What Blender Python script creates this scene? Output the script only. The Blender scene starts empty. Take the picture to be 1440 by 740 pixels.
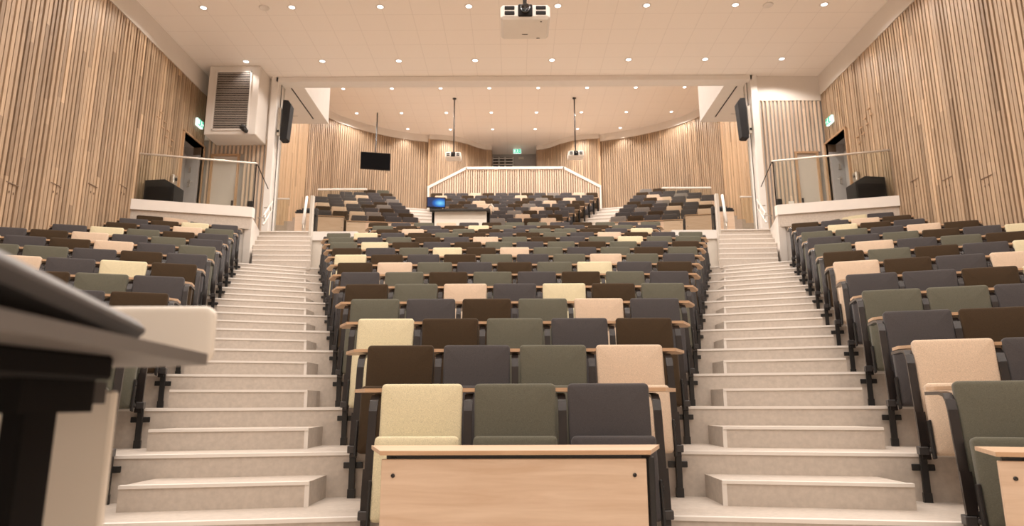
import bpy, math, random
from math import sin, cos, tan, radians as R, pi
from mathutils import Vector, Matrix
random.seed(7)
S = bpy.context.scene
COL = S.collection

# ------------------------------------------------------------------ mesh builder
class MB:
    def __init__(s): s.v=[]; s.f=[]; s.mi=[]; s.sm=[]; s.tone=[]
    def add(s, vs, fs, m=0, smooth=False, tone=0.5):
        o=len(s.v); s.v+= [tuple(p) for p in vs]
        s.tone += [tone]*len(vs)
        for f in fs: s.f.append(tuple(i+o for i in f)); s.mi.append(m); s.sm.append(smooth)
        return s
    def box(s, c, d, rz=0, rx=0, ry=0, m=0, bev=0, tone=.5):
        hx,hy,hz=d[0]/2,d[1]/2,d[2]/2
        M=Matrix.Rotation(rz,3,'Z')@Matrix.Rotation(ry,3,'Y')@Matrix.Rotation(rx,3,'X')
        c=Vector(c)
        if bev<=0:
            vs=[c+M@Vector((x*hx,y*hy,z*hz)) for z in(-1,1) for x,y in((-1,-1),(1,-1),(1,1),(-1,1))]
            return s.add(vs,[(3,2,1,0),(4,5,6,7),(0,1,5,4),(1,2,6,5),(2,3,7,6),(3,0,4,7)],m,False,tone)
        b=min(bev,hx*.9,hy*.9,hz*.9)
        vs=[];idx={}
        for sx in(-1,1):
            for sy in(-1,1):
                for sz in(-1,1):
                    for a in range(3):
                        e=[hx-b,hy-b,hz-b]; e[a]+=b
                        idx[(sx,sy,sz,a)]=len(vs); vs.append(c+M@Vector((sx*e[0],sy*e[1],sz*e[2])))
        F=[]
        def q(l):
            p=[vs[i] for i in l]; n=(p[1]-p[0]).cross(p[2]-p[0]); ctr=sum(p,Vector())/len(p)-c
            F.append(tuple(l) if n.dot(ctr)>0 else tuple(reversed(l)))
        for a in range(3):
            o=[k for k in range(3) if k!=a]
            for sg in(-1,1):
                l=[]
                for (p,r) in((-1,-1),(1,-1),(1,1),(-1,1)):
                    k=[0,0,0];k[a]=sg;k[o[0]]=p;k[o[1]]=r; l.append(idx[(k[0],k[1],k[2],a)])
                q(l)
            for p in(-1,1):
                for r in(-1,1):
                    l=[]
                    for sg,ax in((-1,o[0]),(1,o[0]),(1,o[1]),(-1,o[1])):
                        k=[0,0,0];k[a]=sg;k[o[0]]=p;k[o[1]]=r; l.append(idx[(k[0],k[1],k[2],ax)])
                    q(l)
        for sx in(-1,1):
            for sy in(-1,1):
                for sz in(-1,1): q([idx[(sx,sy,sz,a)] for a in range(3)])
        return s.add(vs,F,m,False,tone)
    def prism(s, poly, z0, z1, m=0, tone=.5):
        n=len(poly); A=sum(poly[i][0]*poly[(i+1)%n][1]-poly[(i+1)%n][0]*poly[i][1] for i in range(n))
        if A<0: poly=poly[::-1]
        vs=[(x,y,z0) for x,y in poly]+[(x,y,z1) for x,y in poly]
        fs=[tuple(range(n-1,-1,-1)),tuple(range(n,2*n))]+[(i,(i+1)%n,n+(i+1)%n,n+i) for i in range(n)]
        return s.add(vs,fs,m,False,tone)
    def prism_axis(s, poly, a0, a1, axis, m=0):
        # poly in the two other axes; extruded along axis ('X': poly=(y,z), 'Y': poly=(x,z))
        n=len(poly); vs=[]
        for a in(a0,a1):
            for p,q in poly: vs.append((a,p,q) if axis=='X' else (p,a,q))
        fs=[tuple(range(n-1,-1,-1)),tuple(range(n,2*n))]+[(i,(i+1)%n,n+(i+1)%n,n+i) for i in range(n)]
        A=sum(poly[i][0]*poly[(i+1)%n][1]-poly[(i+1)%n][0]*poly[i][1] for i in range(n))*(a1-a0)
        if (A<0)!=(axis=='Y'): fs=[tuple(reversed(f)) for f in fs]
        return s.add(vs,fs,m)
    def sweep(s, pts, prof, side=Vector((1,0,0)), m=0, smooth=False, closed_prof=True):
        # prof: list of (a along side, b along normal)
        n=len(prof); vs=[]
        P=[Vector(p) for p in pts]
        for i,p in enumerate(P):
            t=(P[min(i+1,len(P)-1)]-P[max(i-1,0)]).normalized()
            sd=(side-t*side.dot(t)).normalized(); nr=t.cross(sd)
            for a,b in prof: vs.append(p+sd*a+nr*b)
        fs=[]
        for i in range(len(P)-1):
            for k in range(n): fs.append((i*n+k,i*n+(k+1)%n,(i+1)*n+(k+1)%n,(i+1)*n+k))
        fs.append(tuple(range(n-1,-1,-1))); fs.append(tuple(range((len(P)-1)*n,len(P)*n)))
        return s.add(vs,fs,m,smooth)
    def tube(s, pts, r, n=10, m=0):
        d=(Vector(pts[-1])-Vector(pts[0])).normalized()
        sd=Vector((0,0,1)) if abs(d.z)<.8 else Vector((1,0,0))
        return s.sweep(pts,[(r*cos(2*pi*k/n),r*sin(2*pi*k/n)) for k in range(n)],sd,m,True)
    def lathe(s, prof, c=(0,0,0), n=20, m=0, axis='Z', smooth=True):
        vs=[];k=len(prof)
        for i in range(n):
            a=2*pi*i/n
            for r,z in prof:
                p=(r*cos(a),r*sin(a),z) if axis=='Z' else ((r*cos(a),-z,r*sin(a)) if axis=='Y' else (z,r*cos(a),r*sin(a)))
                vs.append((p[0]+c[0],p[1]+c[1],p[2]+c[2]))
        fs=[(i*k+j,((i+1)%n)*k+j,((i+1)%n)*k+j+1,i*k+j+1) for i in range(n) for j in range(k-1)]
        if prof[0][0]>1e-6: fs.append(tuple(i*k for i in range(n-1,-1,-1)))
        if prof[-1][0]>1e-6: fs.append(tuple(i*k+k-1 for i in range(n)))
        return s.add(vs,fs,m,smooth)
    def cushion(s, w, h, t, cr, er, y0, z0, tau, x0=0, m=0, bulge=.006, seg=4):
        def ring(ins):
            a,b=w/2-ins,h/2-ins; r=max(cr-ins,.004); o=[]
            for cx,cz,st in((1,1,0),(-1,1,90),(-1,-1,180),(1,-1,270)):
                for k in range(seg+1):
                    g=R(st+90*k/seg); o.append((cx*(a-r)+r*cos(g),cz*(b-r)+r*sin(g)))
            return o
        L=[(er*1.6,0),(er,0),(er*.3,er*.3),(0,er),(0,t-er),(er*.3,t-er*.3),(er,t),(er*2.2,t+bulge*.6),(w*.3,t+bulge)]
        vs=[];n=4*(seg+1)
        for ins,d in L:
            ins=min(ins,min(w,h)*.42)
            for x,u in ring(ins):
                u+=h/2
                vs.append((x0+x, y0-d*cos(tau)+u*sin(tau), z0+u*cos(tau)+d*sin(tau)))
        fs=[]
        for i in range(len(L)-1):
            for k in range(n): fs.append((i*n+k,(i+1)*n+k,(i+1)*n+(k+1)%n,i*n+(k+1)%n))
        fs.append(tuple(range(n))); fs.append(tuple(reversed(range((len(L)-1)*n,len(L)*n))))
        return s.add(vs,fs,m,True)
    def mesh(s, name, mats):
        me=bpy.data.meshes.new(name); me.from_pydata(s.v,[],s.f); 
        for mt in (mats if isinstance(mats,(list,tuple)) else [mats]): me.materials.append(mt)
        me.polygons.foreach_set('material_index',s.mi); me.polygons.foreach_set('use_smooth',s.sm)
        at=me.attributes.new('tone','FLOAT','POINT'); at.data.foreach_set('value',s.tone)
        me.update(); return me

def link(name, me, parent=None, loc=(0,0,0), rz=0):
    o=bpy.data.objects.new(name,me); COL.objects.link(o); o.location=loc; o.rotation_euler=(0,0,rz)
    if parent: o.parent=parent
    return o
def obj(name, mb, mats, parent=None, loc=(0,0,0), rz=0): return link(name, mb.mesh(name,mats), parent, loc, rz)
def tag(o,label,cat,group=None,kind=None):
    o['label']=label; o['category']=cat
    if group: o['group']=group
    if kind: o['kind']=kind
    return o
def thing(name,label,cat,loc=(0,0,0),rz=0,group=None):
    o=link(name,None,None,loc,rz); o.empty_display_size=.1
    return tag(o,label,cat,group)
def struct(name,mb,mats,parent=None):
    o=obj(name,mb,mats,parent)
    if not parent: o['kind']='structure'
    return o

# ------------------------------------------------------------------ materials
def newmat(name):
    m=bpy.data.materials.new(name); m.use_nodes=True; nt=m.node_tree; nt.nodes.clear()
    out=nt.nodes.new('ShaderNodeOutputMaterial'); b=nt.nodes.new('ShaderNodeBsdfPrincipled')
    nt.links.new(b.outputs[0],out.inputs[0]); return m,nt,b
def coords(nt,scale=(1,1,1)):
    tc=nt.nodes.new('ShaderNodeTexCoord'); mp=nt.nodes.new('ShaderNodeMapping'); mp.inputs['Scale'].default_value=scale
    nt.links.new(tc.outputs['Object'],mp.inputs[0]); return mp
def noise(nt,src,scale,detail=3,rough=.55):
    n=nt.nodes.new('ShaderNodeTexNoise'); n.inputs['Scale'].default_value=scale; n.inputs['Detail'].default_value=detail
    n.inputs['Roughness'].default_value=rough; nt.links.new(src.outputs[0],n.inputs['Vector']); return n
def ramp(nt,fac,stops):
    r=nt.nodes.new('ShaderNodeValToRGB'); e=r.color_ramp.elements
    while len(e)<len(stops): e.new(.5)
    for i,(p,c) in enumerate(stops): e[i].position=p; e[i].color=(*c,1)
    nt.links.new(fac,r.inputs[0]); return r
def bump(nt,b,h,strength,dist=.01):
    k=nt.nodes.new('ShaderNodeBump'); k.inputs['Strength'].default_value=strength; k.inputs['Distance'].default_value=dist
    nt.links.new(h,k.inputs['Height']); nt.links.new(k.outputs[0],b.inputs['Normal'])
def mul(c,k): return tuple(min(1,x*k) for x in c)
def plain(name,c,rough=.5,metal=0,var=.08,scale=6,bs=0,spec=.5):
    m,nt,b=newmat(name); mp=coords(nt); n=noise(nt,mp,scale,4)
    r=ramp(nt,n.outputs['Fac'],[(.25,mul(c,1-var)),(.75,mul(c,1+var))]); nt.links.new(r.outputs[0],b.inputs['Base Color'])
    b.inputs['Roughness'].default_value=rough; b.inputs['Metallic'].default_value=metal; b.inputs['Specular IOR Level'].default_value=spec
    if bs: bump(nt,b,n.outputs['Fac'],bs)
    return m
def fabric(name,c):
    m,nt,b=newmat(name); mp=coords(nt)
    n1=noise(nt,coords(nt,(40,40,260)),3,2); n2=noise(nt,coords(nt,(260,40,40)),3,2)
    add=nt.nodes.new('ShaderNodeMath'); add.operation='ADD'; nt.links.new(n1.outputs['Fac'],add.inputs[0]); nt.links.new(n2.outputs['Fac'],add.inputs[1])
    hv=nt.nodes.new('ShaderNodeMath'); hv.operation='MULTIPLY'; hv.inputs[1].default_value=.5; nt.links.new(add.outputs[0],hv.inputs[0])
    r=ramp(nt,hv.outputs[0],[(.33,mul(c,.72)),(.5,c),(.67,mul(c,1.25))]); nt.links.new(r.outputs[0],b.inputs['Base Color'])
    b.inputs['Roughness'].default_value=.92; b.inputs['Specular IOR Level'].default_value=.2
    b.inputs['Sheen Weight'].default_value=.12; b.inputs['Sheen Roughness'].default_value=.5
    bump(nt,b,hv.outputs[0],.35,.003); return m
def wood(name,c0,c1,along='X',rough=.45,scale=1.0,tone=False):
    m,nt,b=newmat(name)
    sc={'X':(1.2,14,14),'Y':(14,1.2,14),'Z':(14,14,1.0)}[along]
    mp=coords(nt,tuple(x*scale for x in sc)); n=noise(nt,mp,2.0,5,.6); n.inputs['Distortion'].default_value=.6
    r=ramp(nt,n.outputs['Fac'],[(.3,c0),(.7,c1)]); last=r.outputs[0]
    if tone:
        at=nt.nodes.new('ShaderNodeAttribute'); at.attribute_name='tone'
        tr=ramp(nt,at.outputs['Fac'],[(0,(.62,.59,.56)),(.3,(.86,.84,.82)),(.7,(1.02,1.0,.97)),(1,(1.36,1.33,1.28))])
        mx=nt.nodes.new('ShaderNodeMix'); mx.data_type='RGBA'; mx.blend_type='MULTIPLY'; mx.inputs[0].default_value=1
        nt.links.new(last,mx.inputs[6]); nt.links.new(tr.outputs[0],mx.inputs[7]); last=mx.outputs[2]
    nt.links.new(last,b.inputs['Base Color']); b.inputs['Roughness'].default_value=rough; b.inputs['Specular IOR Level'].default_value=.35
    return m
def emis(name,c,s):
    m=bpy.data.materials.new(name); m.use_nodes=True; nt=m.node_tree; nt.nodes.clear()
    o=nt.nodes.new('ShaderNodeOutputMaterial'); e=nt.nodes.new('ShaderNodeEmission'); e.inputs[0].default_value=(*c,1); e.inputs[1].default_value=s
    nt.links.new(e.outputs[0],o.inputs[0]); return m
def glassmat(name,tint,refl=.05):
    m=bpy.data.materials.new(name); m.use_nodes=True; nt=m.node_tree; nt.nodes.clear()
    o=nt.nodes.new('ShaderNodeOutputMaterial'); mx=nt.nodes.new('ShaderNodeMixShader'); t=nt.nodes.new('ShaderNodeBsdfTransparent'); g=nt.nodes.new('ShaderNodeBsdfGlossy')
    lw=nt.nodes.new('ShaderNodeFresnel'); lw.inputs[0].default_value=1.28
    t.inputs[0].default_value=(*tint,1); g.inputs['Roughness'].default_value=.12
    nt.links.new(lw.outputs[0],mx.inputs[0]); nt.links.new(t.outputs[0],mx.inputs[1]); nt.links.new(g.outputs[0],mx.inputs[2]); nt.links.new(mx.outputs[0],o.inputs[0]); return m
def tiles(name,c,size,line):
    m,nt,b=newmat(name); mp=coords(nt)
    sx=nt.nodes.new('ShaderNodeSeparateXYZ'); nt.links.new(mp.outputs[0],sx.inputs[0]); masks=[]
    for k,off in((0,size/2),(1,0)):
        a=nt.nodes.new('ShaderNodeMath'); a.operation='ADD'; a.inputs[1].default_value=100*size+off; nt.links.new(sx.outputs[k],a.inputs[0])
        d=nt.nodes.new('ShaderNodeMath'); d.operation='MODULO'; d.inputs[1].default_value=size; nt.links.new(a.outputs[0],d.inputs[0])
        l=nt.nodes.new('ShaderNodeMath'); l.operation='LESS_THAN'; l.inputs[1].default_value=line; nt.links.new(d.outputs[0],l.inputs[0]); masks.append(l)
    mxm=nt.nodes.new('ShaderNodeMath'); mxm.operation='MAXIMUM'; nt.links.new(masks[0].outputs[0],mxm.inputs[0]); nt.links.new(masks[1].outputs[0],mxm.inputs[1])
    r=ramp(nt,mxm.outputs[0],[(0,c),(1,mul(c,.88))]); nt.links.new(r.outputs[0],b.inputs['Base Color']); b.inputs['Roughness'].default_value=.85
    b.inputs['Specular IOR Level'].default_value=.2
    return m

M={}
M['C']=fabric('fabric_cream',(.68,.61,.42)); M['T']=fabric('fabric_tan',(.64,.50,.38)); M['G']=fabric('fabric_olive',(.120,.116,.089))
M['N']=fabric('fabric_navy',(.068,.062,.064)); M['B']=fabric('fabric_brown',(.050,.031,.016)); M['S']=fabric('fabric_grey',(.21,.19,.175))
CN={'C':'cream','T':'tan','G':'olive green','N':'charcoal navy','B':'dark brown','S':'light grey'}
M['white']=plain('white_paint',(.80,.76,.72),.6,var=.02); M['plaster']=plain('wall_plaster',(.74,.69,.64),.8,var=.02,scale=2)
M['beige_wall']=plain('beige_wall',(.60,.55,.49),.8,var=.03)
M['ceiling']=tiles('ceiling_tiles',(.93,.875,.825),.6133,.012)
M['floor']=plain('linoleum_floor',(.55,.485,.425),.55,var=.10,scale=28,spec=.4); M['nosing']=plain('white_nosing',(.80,.75,.70),.45,var=.03)
M['stage']=plain('stage_floor',(.60,.53,.46),.5,var=.06,scale=10)
M['slat']=wood('ash_slats',(.375,.265,.175),(.50,.365,.25),'Z',.5,1,True); M['plank']=wood('ash_planks',(.54,.375,.235),(.70,.50,.33),'Z',.5,1,True)
M['slat_pale']=wood('pale_slats',(.64,.50,.385),(.76,.62,.50),'Z',.5,1,True)
M['backing']=plain('slat_backing',(.19,.13,.088),.9,var=.1); M['backing_grey']=plain('slat_backing_grey',(.34,.315,.29),.9,var=.05)
M['backing_light']=plain('slat_backing_light',(.36,.27,.20),.9,var=.05)
M['desk']=wood('beech_desk',(.56,.38,.25),(.70,.50,.345),'X',.4); M['edge']=wood('beech_edge',(.48,.30,.175),(.58,.38,.24),'X',.45)
M['deskfront']=wood('beech_panel',(.60,.435,.31),(.72,.56,.43),'X',.4,.8)
M['black']=plain('black_steel',(.012,.011,.011),.42,var=.1); M['bar']=plain('dark_bar',(.022,.017,.016),.25,.3,var=.1)
M['plastic']=plain('black_plastic',(.014,.012,.012),.65,var=.1,spec=.25); M['clamp']=plain('grey_clamp',(.06,.055,.055),.4,.5,var=.1)
M['steel']=plain('brushed_steel',(.62,.58,.54),.3,.9,var=.05); M['silver']=plain('silver_rail',(.80,.75,.69),.35,.3,var=.03)
M['dark_door']=plain('dark_grey_door',(.42,.40,.40),.5,var=.05); M['rear_grey']=plain('rear_grey',(.40,.375,.36),.6,var=.04)
M['door']=plain('beige_door',(.60,.545,.49),.5,var=.03)
M['door_frame']=wood('oak_frame',(.45,.28,.16),(.55,.36,.22),'Z'); M['grille']=plain('louvre_blades',(.44,.39,.35),.5,.0,var=.05)
M['dark']=plain('dark_cavity',(.02,.018,.017),.8); M['vent']=plain('vent_grey',(.20,.195,.195),.6,var=.05)
M['proj']=plain('projector_white',(.82,.79,.75),.4,var=.02); M['lens']=plain('lens_glass',(.01,.01,.013),.06,var=.02,spec=.9)
M['screen']=plain('screen_black',(.004,.004,.005),.4,var=.02,spec=.08); M['glass']=glassmat('balustrade_glass',(.94,.95,.925)); M['lamp']=emis('lamp_glow',(1,.95,.9),4)
M['lamp_soft']=emis('lamp_core',(1,.96,.92),30)
M['green']=emis('exit_green',(.10,.75,.42),1.0); M['exit_white']=emis('exit_white',(.85,1,.92),1.3)
M['lecgrey']=plain('lectern_grey',(.13,.115,.105),.5,var=.05); M['lecslate']=plain('lectern_slate',(.035,.031,.028),.5,var=.05)
M['lecwhite']=plain('lectern_white',(.80,.74,.66),.45,var=.02)
M['lecdark']=plain('lectern_dark',(.007,.006,.006),.7,var=.05,spec=.1); M['display']=plain('display_grey',(.10,.092,.09),.45,var=.05)
M['cam']=plain('camera_black',(.02,.018,.018),.4); M['cableg']=plain('cream_plastic',(.62,.56,.48),.5)
def bluescreen():
    m=bpy.data.materials.new('monitor_picture'); m.use_nodes=True; nt=m.node_tree; nt.nodes.clear()
    o=nt.nodes.new('ShaderNodeOutputMaterial'); e=nt.nodes.new('ShaderNodeEmission'); nt.links.new(e.outputs[0],o.inputs[0])
    tc=nt.nodes.new('ShaderNodeTexCoord'); mp=nt.nodes.new('ShaderNodeMapping'); mp.inputs['Location'].default_value=(-.45,0,-1.0); mp.inputs['Scale'].default_value=(4.2,1,7)
    nt.links.new(tc.outputs['Object'],mp.inputs[0])
    g=nt.nodes.new('ShaderNodeTexGradient'); g.gradient_type='SPHERICAL'; nt.links.new(mp.outputs[0],g.inputs[0])
    r=ramp(nt,g.outputs['Fac'],[(0,(.05,.06,.13)),(.35,(.04,.16,.55)),(1,(.25,.75,1.0))]); nt.links.new(r.outputs[0],e.inputs[0]); e.inputs[1].default_value=1.1; return m
M['blue']=bluescreen()

# ------------------------------------------------------------------ main dimensions
W=7.74; YP=15.77; ZC=8.994; ZC2=12.144; ANG=R(17.4); T17=tan(ANG); P=.555
ord_=['first','second','third','fourth','fifth','sixth','seventh','eighth','ninth','tenth','eleventh','twelfth','thirteenth','fourteenth','fifteenth']
Yn=lambda n:4.043+.8444*(n-1)
Fn=lambda n:.2996*(n-1)
wn=lambda n:(n+2)/2*P
dn=lambda n:.42+.016*n-.20*max(0,(6-n)/5)
xoff=lambda n:1.53+.085*max(0,(6-n)/5)
def edge(n,xmax=W+.02,back=0):      # riser line behind row n, right half, from the centre outwards
    y=Yn(n)+back; w=wn(n); xi=w+xoff(n); yi=y-dn(n)
    return [(0,y),(w+.04,y),(xi,yi),(xmax,yi-(xmax-xi)*T17)]
def full(e): return [(-x,y) for x,y in reversed(e)][:-1]+e
def edge_y(n,x):
    e=edge(n); x=abs(x)
    for (x0,y0),(x1,y1) in zip(e,e[1:]):
        if x<=x1: return y0+(y1-y0)*(x-x0)/(x1-x0)
    return e[-1][1]

# floor of the stage and the front terraces
b=MB(); b.prism([(-W,-4.2),(W,-4.2)]+full(edge(1))[::-1],-.25,0); struct('floor',b,M['stage'])
for k in range(12):
    n=k+1
    e0=full(edge(n)); 
    if k<11: e1=full(edge(n+1,back=.02))
    else:    e1=[(-W-.02,15.0),(W+.02,15.0)]
    b=MB(); b.prism(e0+e1[::-1],Fn(n)-.06,Fn(n+1)); t=struct('floor_terrace',b,M['floor'])
    nz=MB()
    for sgn in(-1,1):
        ee=edge(n)
        for a,c in((ee[1],ee[2]),(ee[2],(ee[2][0]+.22,ee[2][1]-.22*T17))):
            l=math.hypot(c[0]-a[0],c[1]-a[1]); an=math.atan2(c[1]-a[1],c[0]-a[0])
            nz.box((sgn*(a[0]+c[0])/2,(a[1]+c[1])/2+.014,Fn(n+1)-.008),(l,.045,.022),rz=sgn*an)
    obj('nosing',nz,M['nosing'],t)
for n in(13,14,15):      # the three rows between the side platforms
    y0,y1=Yn(n),(Yn(n+1) if n<15 else 16.75); w=3.56
    b=MB(); b.box((0,(y0+y1)/2+.01,Fn(n+1)-.2),(2*w,y1-y0+.02,.4)); struct('floor_terrace',b,M['floor'])
# intermediate steps of the two aisles
for n in range(1,13):
    for sgn in(-1,1):
        w=wn(n); x0,x1=w+.20,w+1.285; yf=lambda x:edge_y(n,x)
        dep=.42; z=Fn(n)+.15
        poly=[(sgn*x0,yf(x0)-dep),(sgn*x1,yf(x1)-dep),(sgn*x1,yf(x1)+.01),(sgn*x0,yf(x0)+.01)]
        b=MB(); b.prism(poly,Fn(n)-.02,z); t=struct('floor_step',b,M['floor'])
        nz=MB(); l=math.hypot(x1-x0,yf(x1)-yf(x0)); an=math.atan2(yf(x1)-yf(x0),x1-x0)
        nz.box((sgn*(x0+x1)/2,(yf(x0)+yf(x1))/2-dep+.014,z-.006),(l+.006,.045,.020),rz=sgn*an)
        nz.box((sgn*(x0+.008),yf(x0)-dep+.008,Fn(n)+.07),(.028,.024,.14),rz=sgn*an)
        obj('nosing',nz,M['nosing'],t)
# stairs from terrace twelve to the upper landing
ST=[(13.22,3.75),(13.42,3.90),(13.70,4.07),(13.987,4.24),(14.275,4.41),(14.559,4.58),(14.806,4.75)]
for sgn in(-1,1):
    for i,(y,z) in enumerate(ST[:-1]):
        t=(y-13.39)/(14.806-13.39); xi=4.17+t*.48; xo=5.34+t*.56
        b=MB(); b.prism([(sgn*xi,y),(sgn*xo,y-.05),(sgn*5.98,15.0),(sgn*4.64,15.0)],3.55,z-.0005*i); s_=struct('floor_step',b,M['floor'])
        nz=MB(); nz.box((sgn*(xi+xo)/2,y-.011,z-.010),(xo-xi,.04,.022),rz=-sgn*.045); obj('nosing',nz,M['nosing'],s_)
    b=MB(); b.prism([(sgn*4.62,14.806),(sgn*6.15,14.75),(sgn*6.15,16.75),(sgn*4.62,16.75)],3.5,4.75); t=struct('floor_landing',b,M['floor'])
    nz=MB(); nz.box((sgn*5.26,14.775,4.740),(1.25,.04,.024),rz=-sgn*.036); obj('nosing',nz,M['nosing'],t)
    # platform between landing and centre rows
    b=MB(); b.prism([(sgn*3.57,14.86),(sgn*4.62,14.86),(sgn*4.62,16.75),(sgn*3.57,16.75)],3.4,4.75); t=struct('floor_platform',b,M['beige_wall'])
    f=MB(); f.box((sgn*4.11,14.84,4.65),(1.06,.05,.205)); obj('fascia',f,M['white'],t)
b=MB(); b.box((0,17.7,4.55),(2*W,1.92,.4)); struct('floor_crossway',b,M['floor'])

# ------------------------------------------------------------------ upper hall terraces
VC=[(2.976,20.101),(3.246,20.873),(3.491,21.569),(3.749,22.317),(4.022,23.10),(4.252,23.83),(4.519,24.571),(4.773,25.28),(5.06,25.95)]
UY=lambda k:20.24+.764*(k-1); UT=lambda k:6.554+.346*(k-1); UF=lambda k:UT(k)-1.045
uw=lambda k:(k+4)/2*.53
A2=R(8.6)
def vpos(k):
    if k>=1: return VC[k-1]
    return (VC[0][0]+.262*(k-1), VC[0][1]+.745*(k-1))
def uedge(k,back=0):
    x,y=vpos(k); x-=.05
    return [(0,UY(k)+back),(uw(k)+.05,UY(k)+back),(x,y+back),(W+.02,y+back-(W+.02-x)*tan(A2))]
for k in range(-1,10):
    e0=full(uedge(k)); e1=full(uedge(k+1,.02)) if k<9 else [(-W,29.6),(W,29.6)]
    b=MB(); b.prism(e0+e1[::-1],UF(k)-.1,UF(k+1)); t=struct('floor_terrace',b,M['floor'])
    nz=MB()
    for sgn in(-1,1):
        ee=uedge(k); a,c=ee[1],ee[2]; l=math.hypot(c[0]-a[0],c[1]-a[1]); an=math.atan2(c[1]-a[1],c[0]-a[0])
        nz.box((sgn*(a[0]+c[0])/2,(a[1]+c[1])/2+.01,UF(k+1)-.01),(l,.05,.03),rz=sgn*an)
    obj('nosing',nz,M['nosing'],t)
    if 1<=k:
        for sgn in(-1,1):
            ee=uedge(k); a,c=ee[1],ee[2]; b=MB()
            b.prism([(sgn*a[0],a[1]-.38),(sgn*c[0],c[1]-.38),(sgn*c[0],c[1]+.01),(sgn*a[0],a[1]+.01)],UF(k)-.03,UF(k)+.173); struct('floor_step',b,M['nosing'])

# ------------------------------------------------------------------ ceilings and walls
b=MB(); b.box((0,(YP-4.2)/2,ZC+.1),(2*W+.6,YP+4.2,.2)); struct('ceiling',b,M['ceiling'])
b=MB(); b.box((0,23,ZC2+.1),(2*W+.6,14.3,.2)); struct('ceiling_rear',b,M['ceiling'])
b=MB(); b.box((0,-4.3,4.4),(2*W+.6,.2,9.4)); struct('wall_front',b,M['plaster'])

def slats(path, z0, z1, pitch=.095, wdt=.064, dep=.036, hole=None, seg=(1.2,3.6), var=.5, side=1):
    """slats along a polyline; side=+1 puts them to the left of the direction of travel"""
    mb=MB(); d=0; L=[];acc=0
    for (x0,y0),(x1,y1) in zip(path,path[1:]):
        l=math.hypot(x1-x0,y1-y0); L.append((acc,l,x0,y0,(x1-x0)/l,(y1-y0)/l)); acc+=l
    pos=pitch/2
    while pos<acc-pitch*.3:
        a,l,x0,y0,tx,ty=[q for q in L if q[0]<=pos+1e-9][-1]
        x,y=x0+tx*(pos-a),y0+ty*(pos-a); nx,ny=-ty*side,tx*side
        zz0=z0(x,y) if callable(z0) else z0
        zb=zz0
        if hole:
            h=hole(x,y)
            if h: zb=h
        w=wdt*random.uniform(.80,1.20); dd=dep*random.uniform(.75,1.15); z=zb-random.uniform(0,1.5); 
        while z<z1:
            zt=min(z1,z+random.uniform(*seg)*1.4); 
            if zt>zb:
                za=max(z,zb); tn=min(1,max(0,random.gauss(.5,.22*var*2)))
                mb.box((x+nx*dd/2,y+ny*dd/2,(za+zt)/2),(w,dd,zt-za),rz=math.atan2(ty,tx),tone=tn)
            z=zt
        pos+=pitch*random.uniform(.93,1.07)
    return mb
ZS=8.475
D0,D1,DZ=14.70,15.70,7.14      # side door openings
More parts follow.
